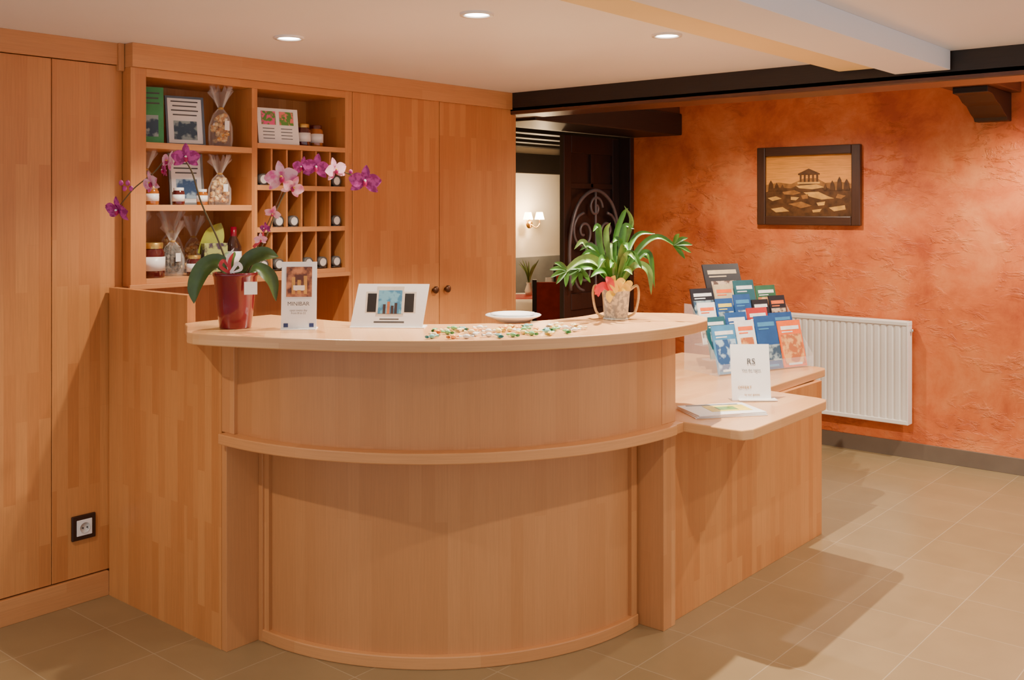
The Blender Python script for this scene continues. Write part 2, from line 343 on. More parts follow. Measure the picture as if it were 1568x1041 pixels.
# electric socket
so=grp('wall_socket',(2.015,3.995,.305))
box('dark_frame',(-.05,-.012,-.05),(.05,0,.05),mat('socket_frame',(.03,.012,.008),.3,var=.05),so,bevel=.004)
box('white_insert',(-.032,-.016,-.032),(.032,-.012,.032),PAPER,so,bevel=.002)
lathe('well',[(0,0),(.019,0),(.019,.001),(.021,.003)],mat('socket_well',(.6,.6,.58),.4,var=.02),so,M=Matrix.Translation((0,-.0165,0))@Matrix.Rotation(D(90),4,'X'))
for x in (-.009,.009): lathe('pin_hole',[(0,0),(.003,0),(.003,.002)],BLACK,so,M=Matrix.Translation((x,-.018,0))@Matrix.Rotation(D(90),4,'X'),seg=10)
# ------------------------------------------------------------------ reception counter
rc=grp('reception_counter'); C=(3.235,3.12); UT,TT=1.128,1.168
def cp(r,a): return (C[0]+r*math.cos(D(a)),C[1]+r*math.sin(D(a)))
box('side_panel_low',(2.12,3.176,0),(2.155,3.36,UT),WC,rc,bevel=0); box('side_panel_high',(2.12,3.40,0),(2.155,3.98,1.27),WC,rc,bevel=0)
box('side_panel_mid',(2.12,3.36,0),(2.155,3.40,UT),WC,rc,bevel=0)
box('pilaster_left',(2.12,3.145,0),(2.27,3.175,.752),WF,rc); box('pilaster_left_return',(2.256,3.12,.0),(2.285,3.1445,.752),WF,rc)
arcpanel('upper_curved_panel',C,1.075,1.10,180.5,271,.79,UT,WF,rc,72)
box('upper_post_left',(2.12,3.10,.79),(2.16,3.175,UT),WT,rc)
box('post_upper_right',(3.245,2.018,.79),(3.34,2.12,UT),WT,rc)
arcpanel('mid_ledge',C,.93,1.145,178.2,272.5,.752,.79,WT,rc,80,True,.004)
box('mid_ledge_end',(3.28,1.985,.752),(3.345,2.2,.79),WT,rc,0,.003)
arcpanel('lower_curved_panel',C,.93,.955,179.5,272,0,.752,WF,rc,72)
arcpanel('curved_plinth',C,.95,.978,178.5,272.5,0,.045,WT,rc,72,True,.004)
arcpanel('batten_left',C,.95,.97,179.5,181.6,.045,.752,WT,rc,3); arcpanel('batten_right',C,.95,.97,270.2,272.4,.045,.752,WT,rc,3)
box('pilaster_right',(3.29,2.04,0),(3.345,2.19,.752),WF,rc)
top=[cp(1.193+.090*math.exp(-((a-181)/12)**1.3),a) for a in [181+i*(276-181)/72 for i in range(73)]]+[(3.46,1.95),(3.55,2.00),(3.61,2.09),(3.62,2.16),(3.5,2.35)]+[cp(.72,a) for a in [292-i*(292-178)/40 for i in range(41)]]+[(2.50,3.398),(2.15,3.398),(2.10,3.385),(2.05,3.29),(1.98,3.18),(1.957,3.14)]
prism('counter_top',top,UT,TT,WTOP,rc,.9,.004)
# lower desk
dk=[(3.345,2.0),(3.345,1.79),(3.355,1.745),(3.40,1.725),(4.09,1.745),(4.13,1.76),(4.145,1.80),(4.17,2.075),(4.90,2.095),(4.935,2.11),(4.95,2.15),(4.95,2.95),(3.345,2.95)]
prism('desk_top',dk,.752,.79,WTOP,rc,0,.004)
box('desk_front_panel',(3.375,2.06,0),(4.78,2.085,.752),WC,rc)
box('desk_corner_post',(3.345,2.04,0),(3.375,2.085,.752),WT,rc)
box('desk_end_panel',(4.755,2.085,0),(4.78,2.93,.752),WC,rc)
# ------------------------------------------------------------------ radiator
ra=grp('radiator',(6.6,3.12,.225),-90)
W_,H_=.885,.655
v=[];f=[];n=int(W_/.044)*4; 
for i in range(n+1):
    x=W_*i/n; y=-.105+(.006 if (i%4)==0 else (0))
    v+=[(x,y,.025),(x,y,H_-.03)]
for i in range(n): f.append((2*i,2*i+2,2*i+3,2*i+1))
add('ribbed_front',v,f,RADM,ra)
box('body',(0.001,-.095,.02),(W_-.001,-.035,H_-.01),RADM,ra,bevel=.004); box('top_grille',(-.004,-.108,H_-.03),(W_+.004,-.03,H_),RADM,ra,bevel=.006)
box('bottom_rim',(0,-.108,0),(W_,-.06,.028),RADM,ra,bevel=.005)
for x in (-.002,W_-.010): box('side_cover',(x,-.107,.0),(x+.012,-.03,H_),RADM,ra,bevel=.003)
for x in (.15,W_-.15): box('wall_bracket',(x-.02,-.035,.1),(x+.02,0,H_-.1),RADM,ra)
lathe('bleed_valve',[(0,0),(.012,0),(.012,.02),(0,.022)],mat('chrome',(.7,.7,.7),.2,metal=1),ra,M=Matrix.Translation((W_,-.06,H_-.06))@Matrix.Rotation(D(90),4,'Y'))
# ------------------------------------------------------------------ framed picture (wood inlay landscape)
fp=grp('framed_picture',(6.6,3.307,1.48),-90)
FRM=wood('picture_frame_wood',(.07,.028,.014),(.055,.022,.011),stave=.1,length=2,grain=.3,rough=.35)
PW,PH,FW=.74,.54,.062
for nm,lo,hi,g in (('frame_l',(0,-.035,0),(FW,0,PH),2),('frame_r',(PW-FW,-.035,0),(PW,0,PH),2),('frame_b',(FW,-.035,0),(PW-FW,0,FW),0),('frame_t',(FW,-.035,PH-FW),(PW-FW,0,PH),0)): box(nm,lo,hi,FRM,fp,g,.006)
SKY=wood('inlay_sky',(.82,.32,.045),(.70,.25,.03),stave=.5,length=3,grain=.35,mort=0)
box('inlay_base',(FW,-.012,FW),(PW-FW,-.004,PH-FW),SKY,fp,0,0)
iw,ih=PW-2*FW,PH-2*FW
def ip(l): return [(FW+a*iw,FW+b*ih) for a,b in l]
DK=mat('inlay_dark',(.09,.036,.010),.4,var=.4,vs=30); MD=mat('inlay_mid',(.27,.11,.025),.4,var=.3,vs=25); LT=mat('inlay_light',(.60,.30,.06),.4,var=.2,vs=25)
poly('far_hills',ip([(0,.42),(1,.42),(1,.52),(.85,.56),(.7,.54),(.6,.62),(.45,.62),(.3,.53),(.15,.56),(0,.52)]),-.0135,MD,fp)
poly('ground',ip([(0,0),(1,0),(1,.45),(.8,.42),(.65,.50),(.45,.55),(.3,.46),(.12,.48),(0,.40)]),-.015,DK,fp)
for k,pp in enumerate([[(.36,.50),(.6,.52),(.70,.47),(.55,.44),(.4,.46)],[(.20,.40),(.34,.43),(.42,.38),(.33,.35),(.22,.36)],[(.45,.39),(.62,.40),(.74,.32),(.80,.29),(.66,.27),(.52,.32)],[(.02,.30),(.12,.33),(.19,.29),(.08,.25)],[(.27,.2),(.42,.24),(.55,.17),(.42,.13)],[(.74,.14),(.92,.18),(.93,.11),(.8,.08)],[(.06,.12),(.2,.15),(.28,.08),(.12,.06)],[(.42,.34),(.5,.36),(.50,.29),(.44,.28)],[(.6,.22),(.70,.24),(.69,.18),(.62,.17)],[(.30,.32),(.40,.31),(.36,.26),(.30,.27)],[(.84,.36),(.93,.33),(.88,.28),(.82,.30)],[(.55,.10),(.66,.12),(.64,.07),(.56,.06)]]): poly('rock_inlay',ip(pp),-.0165,LT if k%3!=1 else MD,fp)
for k in range(5): poly('temple_column',ip([(.405+.048*k,.56),(.425+.048*k,.56),(.425+.048*k,.68),(.405+.048*k,.68)]),-.0165,DK,fp)
poly('temple_pediment',ip([(.385,.68),(.635,.68),(.635,.70),(.51,.78),(.385,.70)]),-.0165,DK,fp); poly('temple_step',ip([(.38,.53),(.64,.53),(.64,.56),(.38,.56)]),-.0165,LT,fp)
for x,h,w in ((.06,.60,.07),(.13,.56,.06),(.2,.53,.05),(.78,.58,.06),(.86,.64,.06),(.94,.60,.07),(.7,.53,.04)): poly('tree_inlay',ip([(x-w/2,.42),(x+w/2,.42),(x+w*.35,h*.9),(x,h),(x-w*.35,h*.9)]),-.0175,DK,fp)
# ------------------------------------------------------------------ recessed downlights
BULB=mat('lamp_glow',(1,1,1),.5,emit=(1,.93,.82),es=24); RING=mat('lamp_ring',(.85,.83,.8),.3,var=.01)
def downlight(x,y,e,z=CH,size=118,rad=.03,col=(1,.85,.68),blend=.55):
    g=grp('recessed_downlight',(x,y,z))
    lathe('ring',[(.060,0),(.060,-.008),(.046,-.008),(.042,.0)],RING,g); lathe('lamp',[(0,-.003),(.044,-.003)],BULB,g)
    l=bpy.data.lights.new('downlight_lamp','SPOT'); l.energy=e; l.spot_size=D(size); l.spot_blend=blend; l.shadow_soft_size=rad; l.color=col
    o=bpy.data.objects.new('lamp_source',l); o.location=(0,0,-.02); COL.objects.link(o); o.parent=g
downlight(3.46,2.13,330,rad=.012,blend=.3,size=125)
for x,y,e in ((2.53,3.32,75),(2.65,2.41,75),(1.55,1.75,160),(2.75,.75,75),(.7,3.0,80),(4.2,.2,55),(.6,.6,60)): downlight(x,y,e,rad=.02)
downlight(6.0,1.0,230,2.42,150); downlight(5.6,2.9,110,2.42,150)
# ------------------------------------------------------------------ orchid
RZ=-49.7
og=grp('potted_orchid',(2.14,3.12,TT),RZ)
lathe('pot',[(0,0),(.054,0),(.056,.004),(.066,.08),(.076,.185),(.080,.19),(.080,.20),(.074,.20),(.070,.17),(0,.165)],GLOSSRED,og,seg=48)
LEAF=mat('orchid_leaf',(.05,.10,.02),.35,var=.3,vs=15); STEM=mat('orchid_stem',(.10,.08,.03),.5,var=.2)
for pts,w in (([(-.01,0,.18),(-.05,-.02,.235),(-.10,-.03,.215),(-.135,-.03,.15),(-.14,-.03,.09)],.07),([(0,0,.18),(.05,-.02,.24),(.11,-.02,.265),(.155,0,.255)],.06),([(.02,0,.18),(.07,.03,.21),(.12,.05,.17),(.135,.05,.09)],.05),([(-.02,0,.18),(-.04,.05,.24),(-.03,.10,.27)],.05)): ribbon('leaf',pts,w,LEAF,og,ref=(0,-1,.5),fold=.35)
s1=[(-.01,0,.17),(-.06,0,.31),(-.12,-.01,.45),(-.155,-.02,.57),(-.21,-.03,.63),(-.28,-.03,.56),(-.35,-.04,.50),(-.40,-.04,.44)]
s2=[(.03,0,.17),(.103,0,.31),(.16,0,.45),(.22,-.01,.545),(.29,-.02,.587),(.38,-.03,.564),(.48,-.04,.526)]
tube('stem_a',s1,.0035,STEM,og,taper=.6); tube('stem_b',s2,.0035,STEM,og,taper=.6)
tube('support_stick',[(.02,.01,.16),(.09,.01,.32),(.17,.01,.50)],.0022,mat('stick',(.12,.06,.02),.7),og)
PUR=two('orchid_purple',(.30,.01,.17),(.52,.06,.34),60); PNK=two('orchid_pink',(.82,.48,.58),(.66,.08,.32),38,lo=.42,hi=.66); LIP=mat('orchid_lip',(.40,.0,.10),.4,var=.2); YEL=mat('orchid_yellow',(.8,.5,.05),.5,var=.1)
def flower(c,s,m,yaw=0,pitch=0,roll=0):
    M=Matrix.Translation(c)@Matrix.Rotation(D(yaw),4,'Z')@Matrix.Rotation(D(pitch),4,'X')@Matrix.Rotation(D(roll),4,'Y')
    v=[];f=[]
    def petal(ang,L,w,dy):
        b=len(v); K=8; ca,sa=math.cos(D(ang)),math.sin(D(ang))
        for i in range(K+1):
            t=i/K; r=L*t; ww=w*math.sin(math.pi*min(1,t*.94+.06))**.65*(.75+.5*t*(1-t)) if t<1 else w*.12
            for q in (-1,-.5,0,.5,1):
                y=dy-.25*L*math.sin(t*2.2)*.5+abs(q)*-.12*w; x=r; z=q*ww
                v.append((x*ca-z*sa,y,x*sa+z*ca))
        for i in range(K):
            for q in range(4): f.append((b+i*5+q,b+i*5+q+1,b+(i+1)*5+q+1,b+(i+1)*5+q))
    for a in (90,215,325): petal(a,s,.30*s,.002)
    for a in (8,172): petal(a,s*1.0,.52*s,-.003)
    add('bloom',v,f,m,og,None,True,0,M)
    g=M@Vector((0,-.012,-.12*s)); ball('lip',g,.2*s,LIP,og,(.7,.9,1.1)); ball('column',M@Vector((0,-.014,.05*s)),.09*s,YEL if m is PNK else PAPER,og)
for c,s,m,y,p,r in (((-.40,-.05,.425),.052,PUR,-25,20,10),((-.162,-.05,.612),.050,PUR,15,10,0),((-.22,-.05,.595),.040,PNK,-40,-10,20),((-.24,-.03,.565),.034,PUR,-60,0,0),((-.28,-.05,.52),.044,PNK,-35,10,-15),
    ((.175,-.04,.54),.060,PNK,10,5,-10),((.215,-.05,.505),.044,PNK,35,20,20),((.25,-.03,.575),.040,PUR,-20,0,10),((.30,-.05,.575),.050,PUR,10,5,10),((.365,-.05,.565),.046,PNK,45,0,-15),((.475,-.06,.525),.058,PUR,8,5,5),((.145,-.04,.415),.030,PNK,0,30,20),((.10,-.04,.32),.024,PNK,20,10,0),((.12,-.04,.36),.022,PUR,-20,10,0)): flower(c,s,m,y,p,r)
for i in range(4): ball('bud',(-.36-.012*i,-.04,.50+.02*(i%2)),.008,PUR,og,(1,1,1.3)); 
for i in range(3): ball('bud',(.42+.02*i,-.03,.56-.012*i),.007,PUR,og,(1,1,1.3))
RIB=mat('red_ribbon',(.5,.03,.04),.4,var=.1)
for pts,m_ in (([(.0,-.07,.20),(-.03,-.08,.225),(-.02,-.075,.245),(.0,-.07,.21)],RIB),([(.0,-.07,.20),(.03,-.08,.235),(.04,-.075,.215),(.0,-.07,.20)],PAPER),([(0,-.07,.2),(.0,-.075,.24),(.01,-.06,.275)],RIB),([(0,-.07,.2),(-.01,-.06,.25),(.01,-.05,.29)],PAPER),([(.07,-.02,.29),(.10,-.03,.32),(.11,-.03,.35)],RIB)): ribbon('bow',pts,.013,m_,og,ref=(0,-1,0),p0=.8,fold=.1)
box('care_label',(.03,-.083,.125),(.075,-.082,.17),PAPER,og,M=Matrix.Rotation(D(15),4,'Z'),bevel=0)
# ------------------------------------------------------------------ promo sign on counter
ps_=grp('tabletop_sign',(2.255,2.905,TT),RZ+4)
T1=Matrix.Rotation(D(-6),4,'X')
box('card',(-.062,-.002,0),(.062,.001,.24),PAPER,ps_,M=T1,bevel=0); box('strut',(-.02,0,0),(.02,.002,.16),PAPER,ps_,M=Matrix.Translation((0,.045,0))@Matrix.Rotation(D(14),4,'X'),bevel=0)
box('foot',(-.062,-.02,0),(.062,.05,.003),PAPER,ps_,bevel=0)
box('photo',(-.045,-.0035,.115),(.045,-.002,.222),two('photo_bottles',(.10,.03,.02),(.55,.22,.10),28,lo=.4,hi=.6),ps_,M=T1,bevel=0)
for x,h in ((-.02,.06),(0,.05),(.022,.065)): box('bottle_print',(x-.006,-.0042,.125),(x+.006,-.0036,.125+h),LT,ps_,M=T1,bevel=.002)
text('sign_text','MINIBAR',.020,(0,-.006,.085),DGREY,ps_,(84,0,0)); text('sign_text2','open every day\nfrom 8 to 22',.010,(0,-.004,.065),DGREY,ps_,(84,0,0))
for x in (-.045,.045): box('logo',(x-.008,-.0035,.008),(x+.008,-.002,.022),mat('logo_blue',(.02,.04,.15),.5),ps_,M=T1,bevel=.003)
# panoramic card on easel
pc=grp('photo_easel_card',(2.49,2.70,TT),RZ-3)
T2=Matrix.Rotation(D(-22),4,'X')
w=.135
bm_=[(-w,0),(w-.008,0),(w+.01,.165),(-w+.02,.165)]
pts3=[(a,-.002,b) for a,b in bm_]+[(a,.001,b) for a,b in bm_]
add('card',[(T2@Vector(p)) for p in pts3],[(0,1,2,3),(7,6,5,4),(0,4,5,1),(1,5,6,2),(2,6,7,3),(3,7,4,0)],PAPER,pc)
box('base',(-w,-.01,0),(w,.075,.003),PAPER,pc,bevel=0)
box('strut',(-.03,0,0),(.03,.002,.12),PAPER,pc,M=Matrix.Translation((0,.075,0))@Matrix.Rotation(D(10),4,'X'),bevel=0)
BL=two('blue_door',(.05,.20,.36),(.16,.40,.55),40); STN=mat('stone',(.62,.56,.48),.7,var=.1,vs=40)
def lay(nm,x0,x1,z0,z1,m,k): box(nm,(x0,-.002-.0006*k,z0),(x1,-.002,z1),m,pc,M=T2,bevel=0)
lay('stone_wall',-.085,.10,.055,.135,STN,1); lay('stone_arch',-.045,.055,.05,.155,STN,2); lay('doorway',-.038,.048,.052,.140,BL,3)
FIG=mat('figure_print',(.05,.03,.03),.5,var=.3); FIG2=mat('figure_print_red',(.5,.16,.06),.5,var=.3)
for x,h,m_ in ((-.015,.035,FIG),(0,.045,FIG2),(.014,.03,FIG),(.027,.04,FIG)): lay('figure',x-.005,x+.005,.052,.052+h,m_,4)
lay('shutter_l',-.078,-.045,.058,.128,BLACK,2); lay('shutter_r',.058,.092,.058,.128,BLACK,2); lay('step',-.045,.055,.044,.052,STN,2)
box('caption',(-.05,-.0028,.018),(.06,-.002,.024),DGREY,pc,M=T2,bevel=0); box('caption',(-.03,-.0028,.030),(.04,-.002,.034),DGREY,pc,M=T2,bevel=0)
# plate
pg=grp('white_plate',(2.955,2.50,TT))
lathe('plate',[(0,.004),(.05,.004),(.055,0),(.065,0),(.07,.006),(.105,.02),(.108,.024),(.104,.026),(.07,.013),(0,.011)],mat('porcelain',(.85,.85,.84),.12,coat=.5,var=.01),pg,seg=48)
lathe('dish_rim',[(.06,.013),(.085,.026),(.088,.03),(.082,.03),(.055,.016)],mat('porcelain2',(.8,.8,.8),.12,var=.01),pg,seg=48)
# candies
cm=[mat('candy_'+n,c,.25,var=.1,coat=.5) for n,c in (('orange',(.85,.38,.10)),('yellow',(.88,.70,.20)),('green',(.20,.50,.20)),('white',(.85,.85,.8)),('teal',(.2,.5,.48)),('cream',(.85,.72,.4)))]
bm=bmesh.new(); spots=[]
tries=0
while len(spots)<44 and tries<6000:
    tries+=1
    # scattered along the front edge of the counter between the card and the plant
    a=random.uniform(214,264); r=random.uniform(.90,1.16); p=Vector((*cp(r,a),TT+.008))
    if (p.xy-Vector((2.955,2.50))).length<.125: continue
    if (p.xy-Vector((2.49,2.70))).length<.17: continue
    if (p.xy-Vector((3.25,2.23))).length<.14: continue
    if p.x*.647-p.y*.763<-.27 or p.x*.647-p.y*.763>.24: continue
    if any((p-q).length<.034 for q in spots): continue
    spots.append(p)
for p in spots:
    mi=random.randrange(6); R=Matrix.Rotation(random.uniform(0,6.28),4,'Z'); nb=len(bm.faces)
    bmesh.ops.create_icosphere(bm,subdivisions=2,radius=1,matrix=Matrix.Translation(p)@R@Matrix.Diagonal((.013,.009,.008,1)))
    for s in (1,-1): bmesh.ops.create_cone(bm,cap_ends=False,segments=8,radius1=.002,radius2=.010,depth=.013,matrix=Matrix.Translation(p)@R@Matrix.Translation((s*.018,0,0))@Matrix.Rotation(D(90*s),4,'Y')@Matrix.Diagonal((.5,1,1,1)))
    bm.faces.ensure_lookup_table()
    for k in range(nb,len(bm.faces)): bm.faces[k].material_index=mi; bm.faces[k].smooth=True
me=bpy.data.meshes.new('wrapped_candies'); bm.to_mesh(me); bm.free()
for m in cm: me.materials.append(m)
o=bpy.data.objects.new('wrapped_candies',me); COL.objects.link(o)
# ------------------------------------------------------------------ green plant in basket pot
gp=grp('potted_green_plant',(3.25,2.23,TT),RZ)
POTM=two('mosaic_pot',(.26,.26,.25),(.55,.50,.38),60,rough=.3)
lathe('pot',[(0,0),(.043,0),(.046,.01),(.056,.13),(.060,.135),(.055,.137),(.05,.12),(0,.115)],POTM,gp,seg=40)
lathe('pot_foot',[(0,0),(.05,0),(.05,.008),(0,.008)],POTM,gp)
RAT=mat('rattan_handle',(.55,.38,.18),.5,var=.2,vs=60)
for s in (-1,1): tube('handle',[(s*.055,0,.115),(s*.082,0,.13),(s*.088,0,.09),(s*.075,0,.03),(s*.048,0,.01)],.005,RAT,gp)
GL=mat('plant_leaf',(.055,.17,.018),.35,var=.4,vs=18); GL2=mat('plant_leaf_pale',(.17,.30,.06),.35,var=.3,vs=18)
YW=mat('yellow_wrap',(.85,.55,.04),.4,var=.1); RW_=mat('red_wrap',(.6,.02,.03),.4,var=.1)
for pts,m in (([(-.01,-.05,.11),(-.05,-.06,.135),(-.07,-.06,.12),(-.085,-.05,.10)],RW_),([(0,-.055,.11),(-.02,-.07,.15),(-.01,-.07,.175)],YW),([(0,-.055,.12),(.03,-.065,.13),(.05,-.06,.115)],YW),([(-.01,-.05,.11),(-.03,-.065,.10),(-.03,-.065,.07)],YW),([(0,-.05,.12),(.01,-.07,.15),(.03,-.07,.155)],YW),([(.03,-.04,.12),(.045,-.05,.14),(.055,-.045,.13)],YW),([(-.05,0,.13),(-.07,-.02,.12),(-.07,-.03,.09)],RW_),([(-.02,-.055,.115),(-.03,-.075,.15),(-.045,-.07,.17)],RW_)): ribbon('wrap',pts,.030,m,gp,ref=(0,-1,.2),p0=.6,fold=.2)
rnd=random.Random(3)
leaves=[([(0,0,.12),(-.07,-.02,.22),(-.14,-.04,.23),(-.22,-.05,.17)],.05),([(0,0,.12),(-.08,.0,.20),(-.15,-.02,.19),(-.17,-.03,.13)],.045),([(-.01,0,.12),(-.06,0,.28),(-.07,-.01,.36),(-.09,-.02,.34)],.035),([(0,0,.12),(-.03,.02,.27),(-.035,.02,.34),(-.02,.0,.375)],.033),([(0,0,.12),(.02,.0,.28),(.035,0,.36),(.07,-.01,.35)],.035),([(0,0,.12),(.0,.03,.30),(.03,.03,.40),(.05,.02,.43)],.03),([(0,0,.12),(.04,.01,.30),(.06,.0,.38),(.03,-.02,.44)],.028),
 ([(.01,0,.12),(.08,0,.26),(.16,-.01,.32),(.25,-.02,.27)],.032),([(.01,0,.12),(.08,.02,.23),(.13,.01,.25),(.15,0,.12)],.038),([(.01,0,.12),(.07,-.03,.21),(.12,-.05,.19),(.13,-.05,.10)],.04),([(0,0,.12),(-.04,-.05,.22),(-.06,-.09,.24),(-.08,-.12,.20)],.04),([(0,0,.12),(.03,-.05,.24),(.06,-.08,.25),(.09,-.10,.20)],.04),([(0,0,.12),(-.10,.02,.27),(-.13,.02,.30),(-.16,.02,.27)],.03),([(0,0,.12),(.06,.05,.28),(.10,.06,.33),(.16,.06,.33)],.028),([(0,0,.12),(.02,-.04,.25),(0,-.06,.31),(-.02,-.08,.30)],.036)]
for i,(p,w) in enumerate(leaves):
    ribbon('leaf',p,w*.72,GL if i%3 else GL2,gp,ref=(0,-1,.45),fold=.4,p0=.3)
for (tx,ty,tz,ax) in ((-.19,-.045,.195,200),(-.14,-.02,.20,240),(.22,-.02,.29,10)):
    for k in range(5):
        a=D(ax+(k-2)*32); ribbon('lobed_leaf',[(tx,ty,tz),(tx+.035*math.cos(a),ty-.01,tz+.03*math.sin(a)),(tx+.07*math.cos(a),ty-.02,tz+.055*math.sin(a)-.01)],.018,GL,gp,ref=(0,-1,.3),fold=.3,p0=.5)
for i in range(14):
    a=rnd.uniform(0,6.28); L=rnd.uniform(.05,.12); h=rnd.uniform(.18,.30)
    ribbon('leaf',[(0,0,.12),(L*.5*math.cos(a),L*.5*math.sin(a),(h+.12)/2+.03),(L*math.cos(a),L*math.sin(a),h),(L*1.4*math.cos(a),L*1.4*math.sin(a),h-.02)],.024,GL if i%4 else GL2,gp,ref=(0,-1,.45),fold=.4)
# ------------------------------------------------------------------ brochures
COLS={'blue':(.02,.08,.24),'lblue':(.06,.24,.45),'orange':(.85,.14,.015),'black':(.015,.015,.02),'white':(.8,.8,.78),'green':(.03,.12,.06),'red':(.5,.03,.03),'sand':(.55,.42,.25),'teal':(.02,.10,.12),'yellow':(.75,.6,.1)}
CM={k:mat('cover_'+k,c,.3,var=.1,vs=30) for k,c in COLS.items()}
PIC=[two('print_a',(.03,.07,.12),(.30,.40,.42),22),two('print_b',(.45,.12,.03),(.75,.38,.12),24),two('print_c',(.08,.04,.03),(.60,.42,.28),26),two('print_d',(.02,.08,.22),(.35,.52,.66),20)]
bs=grp('brochure_display',(4.36,2.39,.79),-20)
ACR=mat('clear_acrylic',(.9,.92,.93),.05,alpha=.12)
def broch(x,y,z,w,h,col,pic,band,tilt=-14,k=0):
    M=Matrix.Translation((x,y,z))@Matrix.Rotation(D(tilt),4,'X')
    box('brochure',(0,-.004,0),(w,.004,h),CM[col],bs,M=M,bevel=0)
    if k%3==0: box('cover_photo',(w*.05,-.0048,h*.06),(w*.95,-.004,h*.70),PIC[pic%4],bs,M=M,bevel=0)
    elif k%3==1: box('cover_photo',(w*.15,-.0048,h*.30),(w*.85,-.004,h*.66),PIC[pic%4],bs,M=M,bevel=0)
    else: box('cover_photo',(0,-.0048,h*.15),(w,-.004,h*.45),PIC[pic%4],bs,M=M,bevel=0)
    box('title',(w*.10,-.0052,h*.80),(w*.90,-.004,h*.88),CM[band],bs,M=M,bevel=0)
    box('subtitle',(w*.12,-.0052,h*.74),(w*.6,-.004,h*.765),CM[band],bs,M=M,bevel=0)
    box('footer',(w*.2,-.0056,h*.04),(w*.8,-.004,h*.085),CM[band],bs,M=M,bevel=0)
rows=[[('lblue',3,'white',.150),('white',1,'orange',.125),('blue',0,'lblue',.145),('orange',1,'white',.160)],
      [('teal',0,'white',.13),('blue',3,'white',.14),('red',2,'white',.14),('blue',0,'lblue',.16)],
      [('white',2,'orange',.115),('blue',0,'yellow',.115),('blue',3,'lblue',.115),('black',1,'white',.115),('black',2,'orange',.115)],
      [('black',0,'white',.15),('sand',2,'orange',.13),('teal',0,'white',.14),('green',1,'white',.14)]]
for r,row in enumerate(rows):
    x=0.0
    y=.012+.055*r; z=.006+.066*r
    box('tier_base',(-.01,y-.016,max(0,z-.006)),(.61,y+.05,z),ACR,bs,bevel=0)
    box('tier_lip',(-.01,y-.018,z),(.61,y-.016,z+.05),ACR,bs,bevel=0)
    for k,(c,p,b_,w) in enumerate(row):
        broch(x+.004,y,z,w-.006,.205+.016*((k*7+r*3)%3)+(.03 if r==0 else 0),c,p,b_,-14,k+r); x+=w+.004
for x in (-.012,.61): 
    v=[(x,-.01,0),(x,.25,0),(x,.25,.33),(x,.20,.33),(x,-.01,.06)]; v+=[(a+.003,b,c) for a,b,c in v]
    add('side_cheek',v,[(0,1,2,3,4),(9,8,7,6,5)]+[(i,5+i,5+(i+1)%5,(i+1)%5) for i in range(5)],ACR,bs)
broch(.14,.215,.265,.24,.265,'black',2,'sand',-18,1)
# white plaque
wp=grp('tabletop_card_holder',(3.90,1.985,.79),RZ+2)
T3=Matrix.Rotation(D(-9),4,'X')
box('card',(-.085,-.002,.002),(.08,.001,.235),PAPER,wp,M=T3,bevel=0)
box('base',(-.09,-.03,0),(.09,.055,.003),ACR,wp,bevel=0); box('leaflet_stack',(-.06,-.028,.003),(.10,.02,.008),PAPER,wp,bevel=0)
box('strut',(-.03,0,0),(.03,.002,.13),PAPER,wp,M=Matrix.Translation((0,.05,0))@Matrix.Rotation(D(10),4,'X'),bevel=0)
GOLD=mat('gold_ink',(.45,.25,.05),.5,var=.1)
text('monogram','RS',.035,(0,.0195,.150),DGREY,wp,(81,0,0)); text('line1','Visit the region',.013,(0,.0145,.122),DGREY,wp,(81,0,0)); text('line2','OFFERT',.017,(-.03,.004,.050),GOLD,wp,(81,0,0)); text('line3','to our guests',.012,(0,.0,.022),GOLD,wp,(81,0,0))
# magazine
mg=grp('magazine',(3.60,1.965,.79),-38)
for k in range(3): box('pages',(-.15+.002*k,-.10,.005*k),(.15-.004*k,.105-.003*k,.005*k+.0045),PAPER,mg,bevel=.001,M=Matrix.Rotation(D(2*k),4,'Z'))
box('cover_block',(-.06,-.05,.0148),(.11,.06,.0155),mat('mag_yellow',(.80,.62,.03),.4,var=.2,vs=30),mg,bevel=0); box('cover_text',(-.12,.07,.0148),(.10,.082,.0154),DGREY,mg,bevel=0); box('cover_photo',(-.02,-.03,.0155),(.06,.03,.016),mat('print_green',(.12,.25,.05),.4,var=.4,vs=40),mg,bevel=0)
